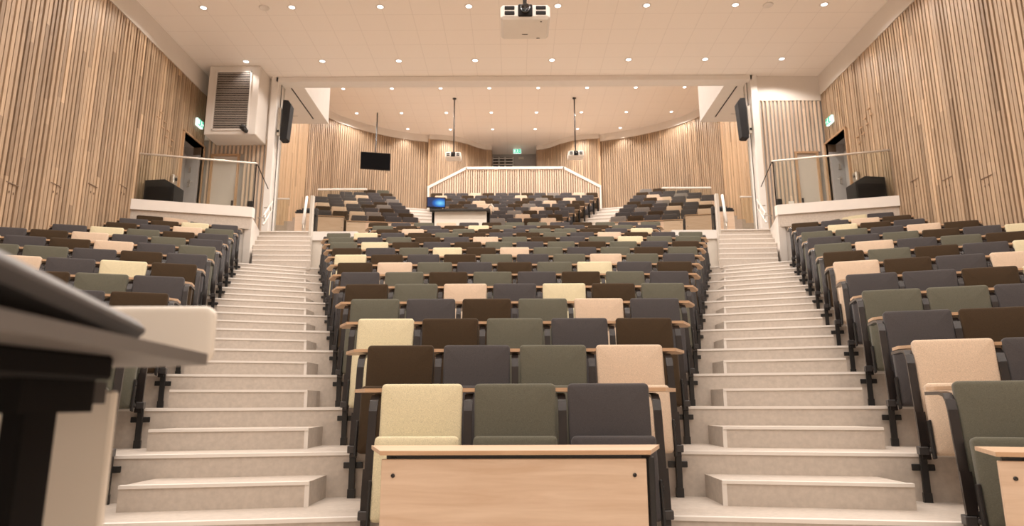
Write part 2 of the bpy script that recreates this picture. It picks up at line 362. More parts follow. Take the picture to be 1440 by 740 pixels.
for sgn,nm in((-1,'left'),(1,'right')):
    b=MB(); X=sgn*(W+.1)
    b.box((X,(D0-4.2)/2,4.4),(.2,D0+4.2,9.2)); b.box((X,(D1+24.4)/2,6.2),(.2,24.4-D1,12.8)); b.box((X,(D0+D1)/2,2.37),(.2,D1-D0,4.74)); b.box((X,(D0+D1)/2,(DZ+9)/2),(.2,D1-D0,9-DZ))
    w=struct('wall_'+nm,b,M['backing'])
    top=MB(); top.box((sgn*(W-.0),(YP-4.2)/2,(ZS+ZC)/2),(.10,YP+4.2,ZC-ZS)); obj('white_band',top,M['plaster'],w)
    zb=lambda x,y: max(-.0,(y-4.5)*.30)
    hole=lambda x,y: DZ if D0-.06<y<D1+.06 else None
    path=[(sgn*W,-4),(sgn*W,YP)]
    obj('slat_cladding',slats(path,zb,ZS,hole=hole,side=1 if sgn>0 else -1),M['slat'],w)
    pl=slats([(sgn*W,15.95),(sgn*W,23.75)],4.6,12.1,pitch=.125,wdt=.118,dep=.03,side=1 if sgn>0 else -1,var=.42)
    obj('plank_cladding',pl,M['plank'],w)
    # curved wall of the upper hall
    cur=[(7.74,23.7),(7.36,24.45),(6.95,25.12),(6.47,25.62),(5.95,26.03),(5.45,26.36),(4.91,26.66),(4.3,26.93),(3.66,27.15),(3.3,27.25)]
    cur=[(sgn*x,y) for x,y in cur]; b=MB()
    for (x0,y0),(x1,y1) in zip(cur,cur[1:]):
        l=math.hypot(x1-x0,y1-y0); an=math.atan2(y1-y0,x1-x0); nx,ny=(-sin(an)*sgn,cos(an)*sgn)
        b.box(((x0+x1)/2-nx*.06,(y0+y1)/2-ny*.06,8.5),(l+.04,.12,7.4),rz=an)
    w=struct('wall_rear_'+nm,b,M['backing_light'])
    obj('slat_cladding',slats(cur,4.9,11.84,side=sgn,var=.4,pitch=.098,wdt=.062),M['slat'],w)
    bd=MB()
    for (x0,y0),(x1,y1) in zip(cur,cur[1:]):
        l=math.hypot(x1-x0,y1-y0); an=math.atan2(y1-y0,x1-x0); nx,ny=(-sin(an)*sgn,cos(an)*sgn)
        bd.box(((x0+x1)/2+nx*.02,(y0+y1)/2+ny*.02,11.99),(l+.03,.1,.32),rz=an)
    obj('white_band',bd,M['plaster'],w)
    # short curved wall beside the rear doors
    cb=[(3.60,27.06),(3.1,27.12),(2.55,27.28),(2.05,27.62),(1.65,28.05),(1.30,28.30),(1.02,28.34)]
    cb=[(sgn*x,y) for x,y in cb]; b=MB()
    for (x0,y0),(x1,y1) in zip(cb,cb[1:]):
        l=math.hypot(x1-x0,y1-y0); an=math.atan2(y1-y0,x1-x0); nx,ny=(-sin(an)*sgn,cos(an)*sgn)
        b.box(((x0+x1)/2-nx*.06,(y0+y1)/2-ny*.06,9.6),(l+.03,.12,5.0),rz=an)
    b.box((sgn*1.06,28.9,9.6),(.12,1.1,5.0))
    w=struct('wall_entrance_'+nm,b,M['backing_light'])
    obj('slat_cladding',slats(cb,7.2,11.94,side=sgn,var=.4),M['slat'],w)
    bd=MB()
    for (x0,y0),(x1,y1) in zip(cb,cb[1:]):
        l=math.hypot(x1-x0,y1-y0); an=math.atan2(y1-y0,x1-x0); nx,ny=(-sin(an)*sgn,cos(an)*sgn)
        bd.box(((x0+x1)/2+nx*.02,(y0+y1)/2+ny*.02,12.04),(l+.03,.1,.22),rz=an)
    obj('white_band',bd,M['plaster'],w)
    post=MB(); post.box((sgn*3.62,27.08,9.6),(.07,.12,4.7)); obj('corner_post',post,M['plank'],w)

    # portal column, portal wall strip, soffit box
    b=MB(); b.box((sgn*6.02,15.79,6.9),(.17,.30,4.4),bev=.01); b.box((sgn*5.925,15.93,6.9),(.05,.24,4.4))
    c=struct('wall_column_'+nm,b,M['white']); l=MB(); l.box((sgn*5.905,15.815,6.85),(.012,.02,4.2)); obj('edge_seal',l,M['dark'],c)
    gl=MB(); gl.box((sgn*5.91,16.0,6.85),(.02,.12,4.2)); obj('folded_glass',gl,M['glass'],c)
    b=MB(); x0,x1=6.10,W+.05; zt=8.33 if sgn>0 else 7.35
    dx0,dx1=(6.93,7.50) if sgn>0 else (6.80,7.50); dz=6.93
    b.box((sgn*(x0+dx0)/2,YP+.1,6.0),(dx0-x0,.2,6.0)); b.box((sgn*(dx1+x1)/2,YP+.1,6.0),(x1-dx1,.2,6.0)); b.box((sgn*(dx0+dx1)/2,YP+.1,(dz+9)/2),(dx1-dx0,.2,9-dz)); b.box((sgn*(dx0+dx1)/2,YP+.1,3.9),(dx1-dx0,.2,1.7))
    w=struct('wall_portal_'+nm,b,M['backing_grey'])
    up=MB(); up.box((sgn*(x0+x1)/2,YP-.015,(zt+ZC)/2),(x1-x0,.05,ZC-zt)); obj('white_band',up,M['plaster'],w)
    hol=lambda x,y: dz+.05 if dx0-.06<abs(x)<dx1+.06 else None
    pth=[(sgn*x0,YP),(sgn*(W-.05),YP)]
    obj('slat_cladding',slats(pth,4.75,zt,pitch=.10,wdt=.052,hole=hol,side=-sgn,var=.35),M['slat_pale'],w)
    d=MB(); d.box((sgn*(dx0+dx1)/2,YP+.02,(4.75+dz)/2),(dx1-dx0-.08,.05,dz-4.75)); dr=struct('door_'+('1' if sgn<0 else '2'),d,M['door'])
    fr=MB()
    for xx in(dx0+.02,dx1-.02): fr.box((sgn*xx,YP-.01,(4.75+dz)/2),(.045,.11,dz-4.75))
    fr.box((sgn*(dx0+dx1)/2,YP-.01,dz+.02),(dx1-dx0+.01,.11,.045)); obj('door_frame',fr,M['door_frame'],dr)
    hd=MB(); hx=dx0+.10; hd.box((sgn*hx,YP-.02,5.66),(.045,.02,.24)); hd.tube([(sgn*hx,YP-.03,5.62),(sgn*hx,YP-.07,5.62),(sgn*(hx+.12),YP-.07,5.62)],.011); hd.lathe([(0,.0),(.035,0),(.035,.015),(0,.015)],(sgn*(hx+.07),YP-.01,5.45),12,axis='Y')
    obj('door_handle',hd,M['clamp'],dr)
    # recessed dark side door
    b=MB(); X0,X1=sgn*(W-.045),sgn*(W+.42)
    b.box(((X0+X1)/2,D0-.012,5.95),(abs(X1-X0),.024,2.42)); b.box(((X0+X1)/2,D1+.012,5.95),(abs(X1-X0),.024,2.42)); b.box(((X0+X1)/2,(D0+D1)/2,DZ+.012),(abs(X1-X0),D1-D0+.04,.024))
    b.box((X1,(D0+D1)/2,5.95),(.05,D1-D0,2.42)); b.box(((X0+X1)/2,(D0+D1)/2,4.74),(abs(X1-X0),D1-D0,.03))
    dr=struct('door_'+('3' if sgn<0 else '4'),b,M['dark_door'])
    lf=MB(); lf.box((X1-sgn*.06,(D0+D1)/2,5.85),(.04,D1-D0-.1,2.16)); lf.box((sgn*(W+.18),D1-.02,5.85),(.34,.03,2.16)); obj('door_leaf',lf,M['dark_door'],dr)
    hd=MB(); hd.box((sgn*(W+.22),D1-.045,6.55),(.05,.02,.14)); hd.box((sgn*(W+.22),D1-.045,6.2),(.05,.02,.18)); hd.tube([(sgn*(W+.22),D1-.06,6.22),(sgn*(W+.22),D1-.09,6.22),(sgn*(W+.12),D1-.09,6.22)],.011); obj('door_handle',hd,M['steel'],dr)
    tr=MB(); tr.box((sgn*(W-.03),D0-.02,5.95),(.09,.04,2.42)); tr.box((sgn*(W-.03),D1+.02,5.95),(.09,.04,2.42)); tr.box((sgn*(W-.03),(D0+D1)/2,DZ+.02),(.09,D1-D0+.08,.04)); obj('door_frame',tr,M['door_frame'],dr)
    # soffit box behind the portal
    b=MB(); b.box((sgn*(5.385+W)/2,17.08,(8.86+ZC2)/2),(W-5.385,2.33,ZC2-8.86)); t=struct('ceiling_soffit_'+nm,b,M['white'])
    g=MB(); g.box((sgn*5.72,16.95,8.857),(.030,1.9,.012)); obj('shadow_gap',g,M['dark'],t)
    for kk in range(4): 
        g=MB(); g.box((sgn*6.9,16.2+.5*kk,8.858),(1.6,.012,.006)); obj('tile_joint',g,M['vent'],t)
    # balcony
    fy=lambda x:13.60-(abs(x)-5.52)*.283
    b=MB(); b.prism([(sgn*5.52,fy(5.52)+.0),(sgn*W,fy(W)),(sgn*W,YP),(sgn*6.19,YP),(sgn*6.0,15.6)],4.5,4.75); t=struct('floor_balcony_'+nm,b,M['floor'])
    f=MB(); f.prism([(sgn*5.50,fy(5.5)-.04),(sgn*(W-.04),fy(W)-.04),(sgn*(W-.04),fy(W)+.10),(sgn*5.50,fy(5.5)+.10)],4.752,4.965); obj('fascia',f,M['white'],t)
    wl=MB(); wl.prism([(sgn*5.62,fy(5.62)+.14),(sgn*W,fy(W)+.14),(sgn*W,fy(W)+.3),(sgn*5.62,fy(5.62)+.3)],2.9,4.75)
    wl.prism([(sgn*5.50,fy(5.5)-.02),(sgn*5.66,fy(5.5)+.02),(sgn*6.18,15.66),(sgn*6.0,15.66)],3.0,4.752); obj('balcony_wall',wl,M['plaster'],t)

b=MB(); b.box((0,15.79,8.925),(12.0,.30,.138),bev=.01); b.box((0,15.95,8.9),(11.9,.05,.09)); struct('wall_beam',b,M['white'])
b=MB(); b.box((0,15.88,(9.0+ZC2)/2),(2*W,.18,ZC2-9.0)); struct('wall_over_portal',b,M['plaster'])
# rear parapet
b=MB(); zc=[(-3.60,9.72),(-2.02,10.56),(2.08,10.56),(3.60,9.72)]
b.prism_axis([(-3.6,7.3)]+zc+[(3.6,7.3)],26.98,27.05,'Y'); pw=struct('wall_parapet',b,M['backing_light'])
def ptop(x,y):
    return None
sl=MB(); x=-3.56
while x<3.58:
    zt=10.56 if -2.02<=x<=2.08 else (10.56-(-2.02-x)*(.84/1.58) if x<0 else 10.56-(x-2.08)*(.84/1.52))
    sl.box((x,26.955,(7.3+zt)/2),(.058*random.uniform(.85,1.1),.05,zt-7.3),tone=min(1,max(0,random.gauss(.62,.18)))); x+=.098
obj('slat_cladding',sl,M['slat_pale'],pw)
cp=MB()
for (x0,z0),(x1,z1) in zip(zc,zc[1:]):
    an=math.atan2(z1-z0,x1-x0); cp.box(((x0+x1)/2,26.98,(z0+z1)/2+.03),(math.hypot(x1-x0,z1-z0)+.05,.16,.11),ry=-an)
cp.box((-3.60,26.95,8.5),(.07,.14,2.5)); cp.box((3.60,26.95,8.5),(.07,.14,2.5)); obj('white_cap',cp,M['nosing'],pw)
# entrance behind the parapet
b=MB(); b.box((0,29.5,10.4),(2.4,.15,3.6)); struct('wall_rear',b,M['rear_grey'])
b=MB(); b.box((0,28.9,9.85),(2.2,1.3,.1)); struct('floor_entrance',b,M['floor'])
w=MB()
for z in(10.92,11.065,11.21,11.355,11.50,11.645,11.79,11.935): w.box((-.52,29.39,z),(.98,.05,.055))
for xx in(-1.0,-.70,-.42,-.05): w.box((xx,29.39,11.2),(.045,.05,1.6))
ww=struct('window_1',w,M['white']); g=MB(); g.box((-.52,29.415,11.2),(.96,.02,1.6)); obj('pane',g,M['screen'],ww)
d=MB(); d.box((.53,29.40,10.97),(.96,.05,2.1),bev=.005); dd=struct('door_5',d,M['rear_grey']); h=MB(); h.box((.32,29.35,11.93),(.24,.06,.10)); obj('door_closer',h,M['cableg'],dd)

# ------------------------------------------------------------------ seats
_mesh={}
def seat_mesh(kind,c):
    key=(kind,c)
    if key not in _mesh:
        b=MB()
        if kind=='backrest': b.cushion(.482,.66,.055,.026,.013,-.006,.390,R(8))
        elif kind=='pan': b.cushion(.474,.455,.075,.026,.015,-.145,.295,R(9))
        elif kind=='back_lo': b.cushion(.482,.66,.055,.035,.016,-.006,.390,R(8),seg=2)
        elif kind=='pan_lo': b.cushion(.462,.455,.075,.045,.022,-.145,.295,R(9),seg=2)
        _mesh[key]=b.mesh(kind+'_'+c,M[c])
    return _mesh[key]
def plate_mesh(sx):
    key=('plate',sx)
    if key not in _mesh:
        b=MB(); b.box((sx*.245,-.185,.40),(.016,.055,.24),bev=.004,rx=-R(9)); b.box((sx*.235,-.14,.36),(.02,.10,.03)); b.lathe([(0,0),(.009,0),(.009,.006),(0,.006)],(sx*.253,-.185,.48),8,axis='X')
        _mesh[key]=b.mesh('hinge_plate',M['black'])
    return _mesh[key]
nseats=0
def seat(c,loc,rz,label,group,detail=2):
    global nseats; nseats+=1
    t=thing('folding_seat',label,'seat',loc,rz,group)
    lo='_lo' if detail==0 else ''
    link('backrest',seat_mesh('back'+('_lo' if detail==0 else 'rest'),c),t); link('seat_pan',seat_mesh('pan'+lo,c),t)
    if detail>=2:
        for sx in(-1,1): link('hinge_plate',plate_mesh(sx),t)
    return t

def bar_pts(ydesk):
    pts=[(0,.44,.985),(0,.16,.985),(0,.075,.975),(0,.035,.945),(0,.012,.89),(0,-.02,.70),(0,-.055,.50),(0,-.085,.36)]
    return pts
def bar_mesh(end):
    key=('bar',end)
    if key not in _mesh:
        b=MB(); pts=bar_pts(0)
        if end: pts=pts[:-1]+[(0,-.085,.36),(0,-.10,.27)]
        b.sweep(pts,[(-.024,-.010),(.024,-.010),(.024,.010),(-.024,.010)])
        if end: b.box((0,-.078,.46),(.056,.034,.22),rx=R(-8))
        _mesh[key]=b.mesh('support_bar',M['bar'])
    return _mesh[key]
def foot_mesh(sx):
    key=('foot',sx)
    if key not in _mesh:
        b=MB(); b.box((0,-.055,.165),(.042,.030,.33),bev=.003); b.box((0,-.055,.03),(.05,.036,.06)); _mesh[key]=b.mesh('foot_post',M['black'])
        b=MB(); b.box((0,-.034,.215),(.135,.012,.042),bev=.003); _mesh[('cross',sx)]=b.mesh('wall_plate',M['black'])
        b=MB(); b.box((0,-.075,.325),(.055,.085,.050),bev=.004); b.tube([(-sx*.02,-.10,.325),(-sx*.12,-.10,.325)],.017); _mesh[('clamp',sx)]=b.mesh('clamp',M['clamp'])
    return _mesh[key],_mesh[('cross',sx)],_mesh[('clamp',sx)]
def desk_mesh(poly,name='desk_top',z0=1.002,z1=1.024):
    b=MB(); b.prism(poly,z0,z1)
    # darker underside/edge band is the board's own edge veneer
    n=len(poly)
    return obj(name,b,[M['desk']])

def desk_row(label,group,loc,rz,bars,poly,feet,detail=2,name='row_desk'):
    """one continuous writing desk carried by the bars of the row in front"""
    t=thing(name,label,'desk',loc,rz,group)
    d=desk_mesh(poly); d.parent=t
    e=MB(); p=poly
    (xa,ya),(xb,yb)=p[0],p[1]
    l=math.hypot(xb-xa,yb-ya); e.box(((xa+xb)/2,(ya+yb)/2-.003,1.013),(l,.006,.0225)); obj('front_edge',e,M['edge'],t)
    for i,x in enumerate(bars):
        o=link('support_bar',bar_mesh(i in(0,len(bars)-1) and x in feet),t); o.location=(x,0,0)
    for x in feet:
        sx=1 if x>sum(bars)/len(bars) else -1
        a,c,k=foot_mesh(sx); f=link('foot_post',a,t); f.location=(x+sx*.012,0,0); link('wall_plate',c,f); q=link('clamp',k,t); q.location=(x+sx*.012,0,0)
    return t

CENTRE={1:'CGN',2:'BNGT',3:'CBGNB',4:'GNBGTN',5:'BGTNCBG',6:'NGBGNBGN',7:'BTGNBGCNB',8:'CBNBGNGTGN',9:'BNGCBTGNGBG',10:'GCBNBGNGBGNB',11:'GNGBNTGBNGCGG',12:'GCNBGBNBGNTBNG',13:'BTNGBNGGBNC',14:'GBNBCGNBNBGN',15:'BNGTNBGGNBGNG'}
for n,row in CENTRE.items():
    m=len(row); det=2 if n<=7 else (1 if n<=12 else 0)
    for i,c in enumerate(row):
        x=(i-(m-1)/2)*P
        pos='leftmost' if i==0 else ('rightmost' if i==m-1 else ord_[i]+' from left')
        seat(c,(x,Yn(n),Fn(n)),0,f'{CN[c]} folding seat, {pos} in the {ord_[n-1]} row of the centre block','seats of the centre block',det)
    if n<15:
        nx=len(CENTRE[n+1]); h=nx/2*P-.09
        if n==12: h=11/2*P-.05
        poly=[(-h+.12,.055),(h-.12,.055),(h,.30),(h,.40),(-h,.40),(-h,.30)]
        w=m/2*P; bars=[-w+P*i for i in range(m+1)]
        bars[0]-=.005; bars[-1]+=.005
        desk_row(f'long thin beech writing desk behind the {ord_[n-1]} row of centre seats','centre writing desks',(0,Yn(n),Fn(n)),0,bars,poly,[bars[0],bars[-1]] if n<=12 else [])

LEFT={1:'GG',2:'GG',3:'GGN',4:'BNC',5:'NGBN',6:'BCNTN',7:'NBNGGN',8:'GNTBNC',9:'NGNTBN',10:'NBGCN',11:'GTNB',12:'NCBN',13:'GNTB'}
RIGHT={1:'GGB',2:'TNG',3:'NBB',4:'GGNB',5:'NNBCG',6:'TBNTB',7:'BGBNC',8:'GTNGB',9:'NNGBNC',10:'GGNTB',11:'NCBN',12:'BNTB',13:'NGCN'}
for sgn,DD,nm in((-1,LEFT,'left'),(1,RIGHT,'right')):
    ph=-sgn*ANG
    for n,row in DD.items():
        cx,cy=sgn*(wn(n)+xoff(n)),Yn(n)-dn(n)
        if n==13: cx+=sgn*.04
        ex,ey=sgn*cos(ANG),-sin(ANG); det=2 if n<=7 else 1; m=len(row)
        for i,c in enumerate(row):
            s=.24+(.53 if n<13 else .485)*i
            pos='at the aisle end' if i==0 else ord_[i]+' from the aisle'
            seat(c,(cx+ex*s,cy+ey*s,Fn(n)),ph,f'{CN[c]} folding seat, {pos}, in the {ord_[n-1]} row of the {nm} block',f'seats of the {nm} block',det)
        if n<13:
            L=.53*m+.02
            xs=sorted([sgn*(-.02),sgn*L]); 
            if sgn>0: L-=.10 if n==9 else 0; poly=[(.08,.055),(L-.02,.055),(L,.40),(-.05,.40),(-.05,.22)]
            else: L-=.10 if n==9 else 0; poly=[(-L+.02,.055),(-.08,.055),(.05,.22),(.05,.40),(-L,.40)]
            bars=[sgn*min(-.027+.53*i,3.02) for i in range(m+1)]
            desk_row(f'long thin beech writing desk behind the {ord_[n-1]} row of {nm} block seats',f'{nm} block writing desks',(cx,cy,Fn(n)),ph,bars,poly,[bars[0]])
        if n<=7:
            t=thing('floor_vent',f'small grey vent grille in the riser under the {ord_[n-1]} row of the {nm} block','vent',(cx+ex*.36,cy+ey*.36,Fn(n)+.12),ph,'riser vents')
            b=MB(); b.box((0,-.006,0),(.24,.010,.13)); obj('grille_frame',b,M['vent'],t)
            b=MB(); 
            for k in range(9): b.box((0,-.013,-.05+.0125*k),(.21,.005,.005))
            obj('grille_bars',b,M['clamp'],t)

# front desks before the first rows
def front_desk(label,loc,rz,poly,px0,px1,ytop,legs,zt=.724,z0=.10):
    t=thing('front_desk',label,'desk',loc,rz,'front desks with closed wood panels')
    d=desk_mesh(poly,z0=zt-.019,z1=zt); d.parent=t
    e=MB(); (xa,ya),(xb,yb)=poly[0],poly[1]; e.box(((xa+xb)/2,(ya+yb)/2-.003,zt-.0095),(abs(xb-xa),.006,.0195)); obj('front_edge',e,M['edge'],t)
    b=MB(); b.box(((px0+px1)/2,ytop+.012,(z0+zt-.038)/2),(px1-px0,.020,zt-.038-z0),bev=.002); obj('modesty_panel',b,M['deskfront'],t)
    b=MB(); b.box(((px0+px1)/2,ytop+.03,zt-.035),(px1-px0-.04,.02,.03)); obj('mounting_rail',b,M['black'],t)
    for x in(px0+.055,px1-.055):
        for z in(zt-.11,zt-.36): 
            b=MB(); b.lathe([(0,.0),(.0095,0),(.0095,.004),(0,.005)],(x,ytop+.003,z),10,axis='Y'); obj('bolt',b,M['bar'],t)
    for x in legs:
        b=MB(); b.box((x,ytop+.11,(zt-.03)/2),(.028,.20,zt-.03),bev=.003); b.box((x,ytop+.14,.02),(.05,.30,.04)); obj('leg',b,M['black'],t)
    return t
front_desk('pale beech front desk with closed panel before the first centre row',(0,0,0),0,[(-.62,3.19),(.62,3.19),(.745,3.60),(-.745,3.60)],-.615,.600,3.20,[-.56,.625])
for sgn,nm in((-1,'left'),(1,'right')):
    cx,cy=sgn*(wn(1)+xoff(1)),Yn(1)-dn(1); 
    poly=[(-.12,-.86),(1.75,-.86),(1.75,-.46),(-.08,-.46)] if sgn>0 else [(-1.75,-.86),(.12,-.86),(.08,-.46),(-1.75,-.46)]
    front_desk(f'pale beech front desk with closed panel before the {nm} block first row',(cx,cy,0),-sgn*ANG,poly,*( (-.11,1.74) if sgn>0 else (-1.74,.11)),-.85,[sgn*.0])

# ------------------------------------------------------------------ upper seats
UPPER={1:'NNSBT'[0:0]+'BNSBT'[0:0]+'NSNBT',2:'BNNTNB',3:'NBNSBNN',4:'BNTNNTBN',5:'BNTNBSNNB',6:'NBTBNBNTNB',7:'BNNBNNBSBTN',8:'TNBNNNTNBNNN',9:'BNNTBNNBNSNTB'}
VL={1:'NNBN',2:'BNSTBN',3:'NBNNTB',4:'NSBNNT',5:'NBNTNN',6:'SNNNNN',7:'NNTNN',8:'BNNN',9:'GB'}
VR={1:'SBNN',2:'NNBNNT',3:'NSNTNB',4:'NBNBNT',5:'BNSNTN',6:'NBTNNN',7:'NTNSN',8:'BNNN',9:'SB'}
far=MB(); FM=['C','T','G','N','B','S']
def far_seat(c,loc,rz):
    b=MB(); b.cushion(.482,.66,.055,.035,.016,-.006,.390,R(8),seg=1); b.cushion(.462,.455,.075,.045,.022,-.145,.295,R(9),seg=1)
    ca,sa=cos(rz),sin(rz)
    far.add([(loc[0]+ca*x-sa*y,loc[1]+sa*x+ca*y,loc[2]+z) for x,y,z in b.v],b.f,FM.index(c),True)
for k,row in UPPER.items():
    m=len(row)
    for i,c in enumerate(row):
        loc=((i-(m-1)/2)*.53,UY(k),UF(k))
        pos='leftmost' if i==0 else ('rightmost' if i==m-1 else ord_[i]+' from left')
        if k<=4: seat(c,loc,0,f'{CN[c]} folding seat, {pos} in the {ord_[k-1]} row of the upper centre block','seats of the upper centre block',0)
        else: far_seat(c,loc,0)
    if k<9:
        h=(m+1)/2*.53-.02; poly=[(-h+.10,.06),(h-.10,.06),(h,.28),(h,.40),(-h,.40),(-h,.28)]
        t=tag(desk_mesh(poly),f'thin beech writing desk behind the {ord_[k-1]} row of upper centre seats','desk','upper centre writing desks'); t.location=(0,UY(k),UF(k)-.07); t.name='row_desk'
        for sx in(-1,1):
            b=MB(); b.box((sx*(h-.1),.14,.52),(.04,.3,.95)); obj('end_support',b,M['plastic'],t)
            b=MB(); b.box((sx*(h-.10),.33,1.045),(.17,.12,.05),bev=.01); obj('end_cap',b,M['desk'],t)
for sgn,DD,nm in((-1,VL,'left'),(1,VR,'right')):
    ph=-sgn*A2
    for k,row in DD.items():
        cx,cy=sgn*VC[k-1][0],VC[k-1][1]; ex,ey=sgn*cos(A2),-sin(A2); m=len(row)
        for i,c in enumerate(row):
            s=.24+.515*i; loc=(cx+ex*s,cy+ey*s,UF(k))
            pos='at the stair end' if i==0 else ord_[i]+' from the stair'
            if k<=3: seat(c,loc,ph,f'{CN[c]} folding seat, {pos}, {ord_[k-1]} row of the upper {nm} block',f'seats of the upper {nm} block',0)
            else: far_seat(c,loc,ph)
        if k<8:
            L=.515*m; poly=[(-.04,.06),(L,.06),(L,.36),(-.04,.36)] if sgn>0 else [(-L,.06),(.04,.06),(.04,.36),(-L,.36)]
            t=tag(desk_mesh(poly),f'thin beech writing desk behind the {ord_[k-1]} row of the upper {nm} block','desk',f'upper {nm} writing desks'); t.location=(cx,cy,UF(k)-.07); t.rotation_euler=(0,0,ph); t.name='row_desk'
    for kk,x0,x1,wh in((1,.0,2.09,'lower'),(2,2.08,3.08,'outer')):
        cx,cy=sgn*VC[kk-1][0],VC[kk-1][1]
        a0,a1=sorted((sgn*x0,sgn*x1)); poly=[(a0,-.86),(a1,-.86),(a1,-.5),(a0,-.5)]
        t=front_desk(f'pale wood {wh} front desk panel of the upper {nm} block',(cx,cy,UF(kk)),ph,poly,a0+.01,a1-.01,-.85,[sgn*(x0+.1),sgn*(x1-.1)],zt=.63,z0=.13)
o=obj('distant_seats',far,[M[c] for c in FM]); tag(o,'distant rows of dark fabric seats rising to the rear wall','seats',kind='stuff')

SLOT={-1:[(9.82, 4.24), (10.76, 4.54), (11.71, 4.84), (12.63, 5.12)],1:[(10.5, 4.51), (11.44, 4.81), (12.38, 5.1)]}
# ------------------------------------------------------------------ balustrades, rails
for sgn,nm in((-1,'left'),(1,'right')):
    # balcony balustrade
    fy=lambda x:13.60-(abs(x)-5.52)*.283+.03
    t=thing('glass_balustrade',f'clear glass balustrade with steel top rail on the {nm} balcony','balustrade',(sgn*6.6,fy(6.6),4.965),0,'balcony balustrades')
    def rel(p): return (p[0]-sgn*6.6,p[1]-fy(6.6),p[2]-4.965)
    for xa,xb in((5.53,6.60),(6.62,7.66)):
        b=MB(); x=(xa+xb)/2; l=(xb-xa)*math.hypot(1,.283); b.box(rel((sgn*x,fy(x),5.45)),(l,.014,.97),rz=-sgn*math.atan(.283)); obj('glass_pane',b,M['glass'],t)
    b=MB(); b.tube([rel((sgn*5.50,fy(5.50),5.955)),rel((sgn*7.68,fy(7.68),5.955))],.021,12); obj('top_rail',b,M['silver'],t)
    b=MB(); b.box(rel((sgn*5.515,fy(5.515),5.45)),(.016,.028,.97)); b.tube([rel((sgn*5.50,fy(5.5),5.94)),rel((sgn*5.50,14.35,5.62))],.010,8); obj('edge_post',b,M['bar'],t)
    # stair handrail of two tubes beside the column
    t=thing('stair_handrail',f'pair of sloping white tube handrails beside the {nm} column','handrail',(sgn*5.62,14.4,4.75),0,'stair handrails')
    for dz in(0,-.20):
        b=MB(); b.tube([(-sgn*.16,-.30,.18+dz),(sgn*.20,1.10,.92+dz)],.024,12); obj('rail_tube',b,M['silver'],t)
    b=MB()
    for u in(.15,.85): 
        yy=-.30+1.4*u; zz=.18+.74*u; xx=-sgn*.16+sgn*.36*u; b.tube([(xx,yy,zz-.24),(xx,yy,zz+.02)],.014); b.tube([(xx,yy,zz-.1),(xx+sgn*.16,yy,zz-.1)],.014)
    obj('bracket',b,M['steel'],t)
    # upright end post between the stair and the platform, with sloping white rail
    t=thing('partition_post',f'slim beige end post at the top of the {nm} stair','post',(sgn*4.63,14.80,3.95),0,'stair end posts')
    b=MB(); b.box((0,0,.82),(.075,.10,1.64),bev=.004); obj('post_body',b,M['beige_wall'],t)
    b=MB(); b.box((-sgn*.03,-.055,.82),(.012,.014,1.64)); obj('edge_trim',b,M['nosing'],t)
    t=thing('sloping_handrail',f'short steep white handrail beside the end post of the {nm} stair','handrail',(sgn*4.87,14.95,4.75),0,'steep handrails')
    b=MB(); b.tube([(0,0,.22),(sgn*.06,.36,.98)],.032,12); obj('rail_tube',b,M['nosing'],t)
    b=MB(); b.tube([(0,.01,.0),(0,.01,.24)],.018); b.tube([(sgn*.05,.30,-.0),(sgn*.05,.30,.86)],.018); obj('bracket',b,M['steel'],t)
    # glass balustrade on the platform
    t=thing('glass_balustrade',f'clear glass screen with white top rail on the {nm} platform','balustrade',(sgn*4.17,15.6,4.75),0,'platform balustrades')
    for xa,xb in((-.59,-.06),(-.05,.59)):
        b=MB(); b.box((sgn*(xa+xb)/2,0,.63),(xb-xa,.014,1.24)); obj('glass_pane',b,M['glass'],t)
    b=MB(); b.box((0,0,1.255),(1.20,.05,.04),bev=.008); obj('top_rail',b,M['nosing'],t)
    b=MB(); b.box((0,0,.02),(1.2,.05,.04)); obj('base_channel',b,M['steel'],t)
    # corridor rail behind the portal
    t=thing('glass_balustrade',f'low glass guard with thin rail in the {nm} side passage','balustrade',(sgn*6.65,17.6,4.75),0,'passage guards')
    b=MB(); b.box((0,0,.82),(.98,.014,1.62)); obj('glass_pane',b,M['glass'],t); b=MB(); b.tube([(-.5,0,1.64),(.5,0,1.64)],.022); obj('top_rail',b,M['silver'],t)
    # small single seat and desk next to the stair
    t=thing('side_bench',f'small dark bench seat with pale wood front beside the {nm} stair top','bench',(sgn*5.02,15.55,4.75),0,'side benches')
    b=MB(); b.box((0,-.10,.36),(.41,.03,.50),bev=.003); obj('front_panel',b,M['deskfront'],t)
    b=MB(); b.box((0,.05,.06),(.40,.34,.12)); obj('plinth',b,M['plastic'],t)
    b=MB(); b.box((0,.06,.64),(.43,.36,.03),bev=.004); b.box((0,.02,.68),(.40,.20,.06),bev=.01); obj('desk_top',b,M['plastic'],t)
    b=MB(); b.cushion(.40,.45,.05,.03,.014,.33,.42,R(6)); obj('backrest',b,M['N'],t)
    for sx in(-1,1):
        b=MB(); b.box((sx*.18,.25,.45),(.03,.25,.66)); obj('leg',b,M['plastic'],t)
    # black cabinet on the balcony
    t=thing('loudspeaker',f'large black bass loudspeaker cabinet behind the {nm} balcony glass','loudspeaker',(sgn*7.33,13.48,4.75),0,'balcony bass loudspeakers')
    pr=[(-.29,0),(.33,0),(.33,.72),(-.08,.74),(-.29,.62)]; pr=[(sgn*x,z) for x,z in pr]
    b=MB(); b.prism_axis(pr,-.20,.20,'Y'); obj('cabinet',b,M['plastic'],t); b=MB(); b.box((sgn*.02,-.205,.33),(.54,.012,.50),bev=.004); obj('front_grille',b,M['screen'],t)
    # wall fittings on the balcony
    t=thing('wall_dispenser',f'small silver fitting on the slat wall of the {nm} balcony','fitting',(sgn*(W-.05),14.38,5.85),0,'wall fittings')
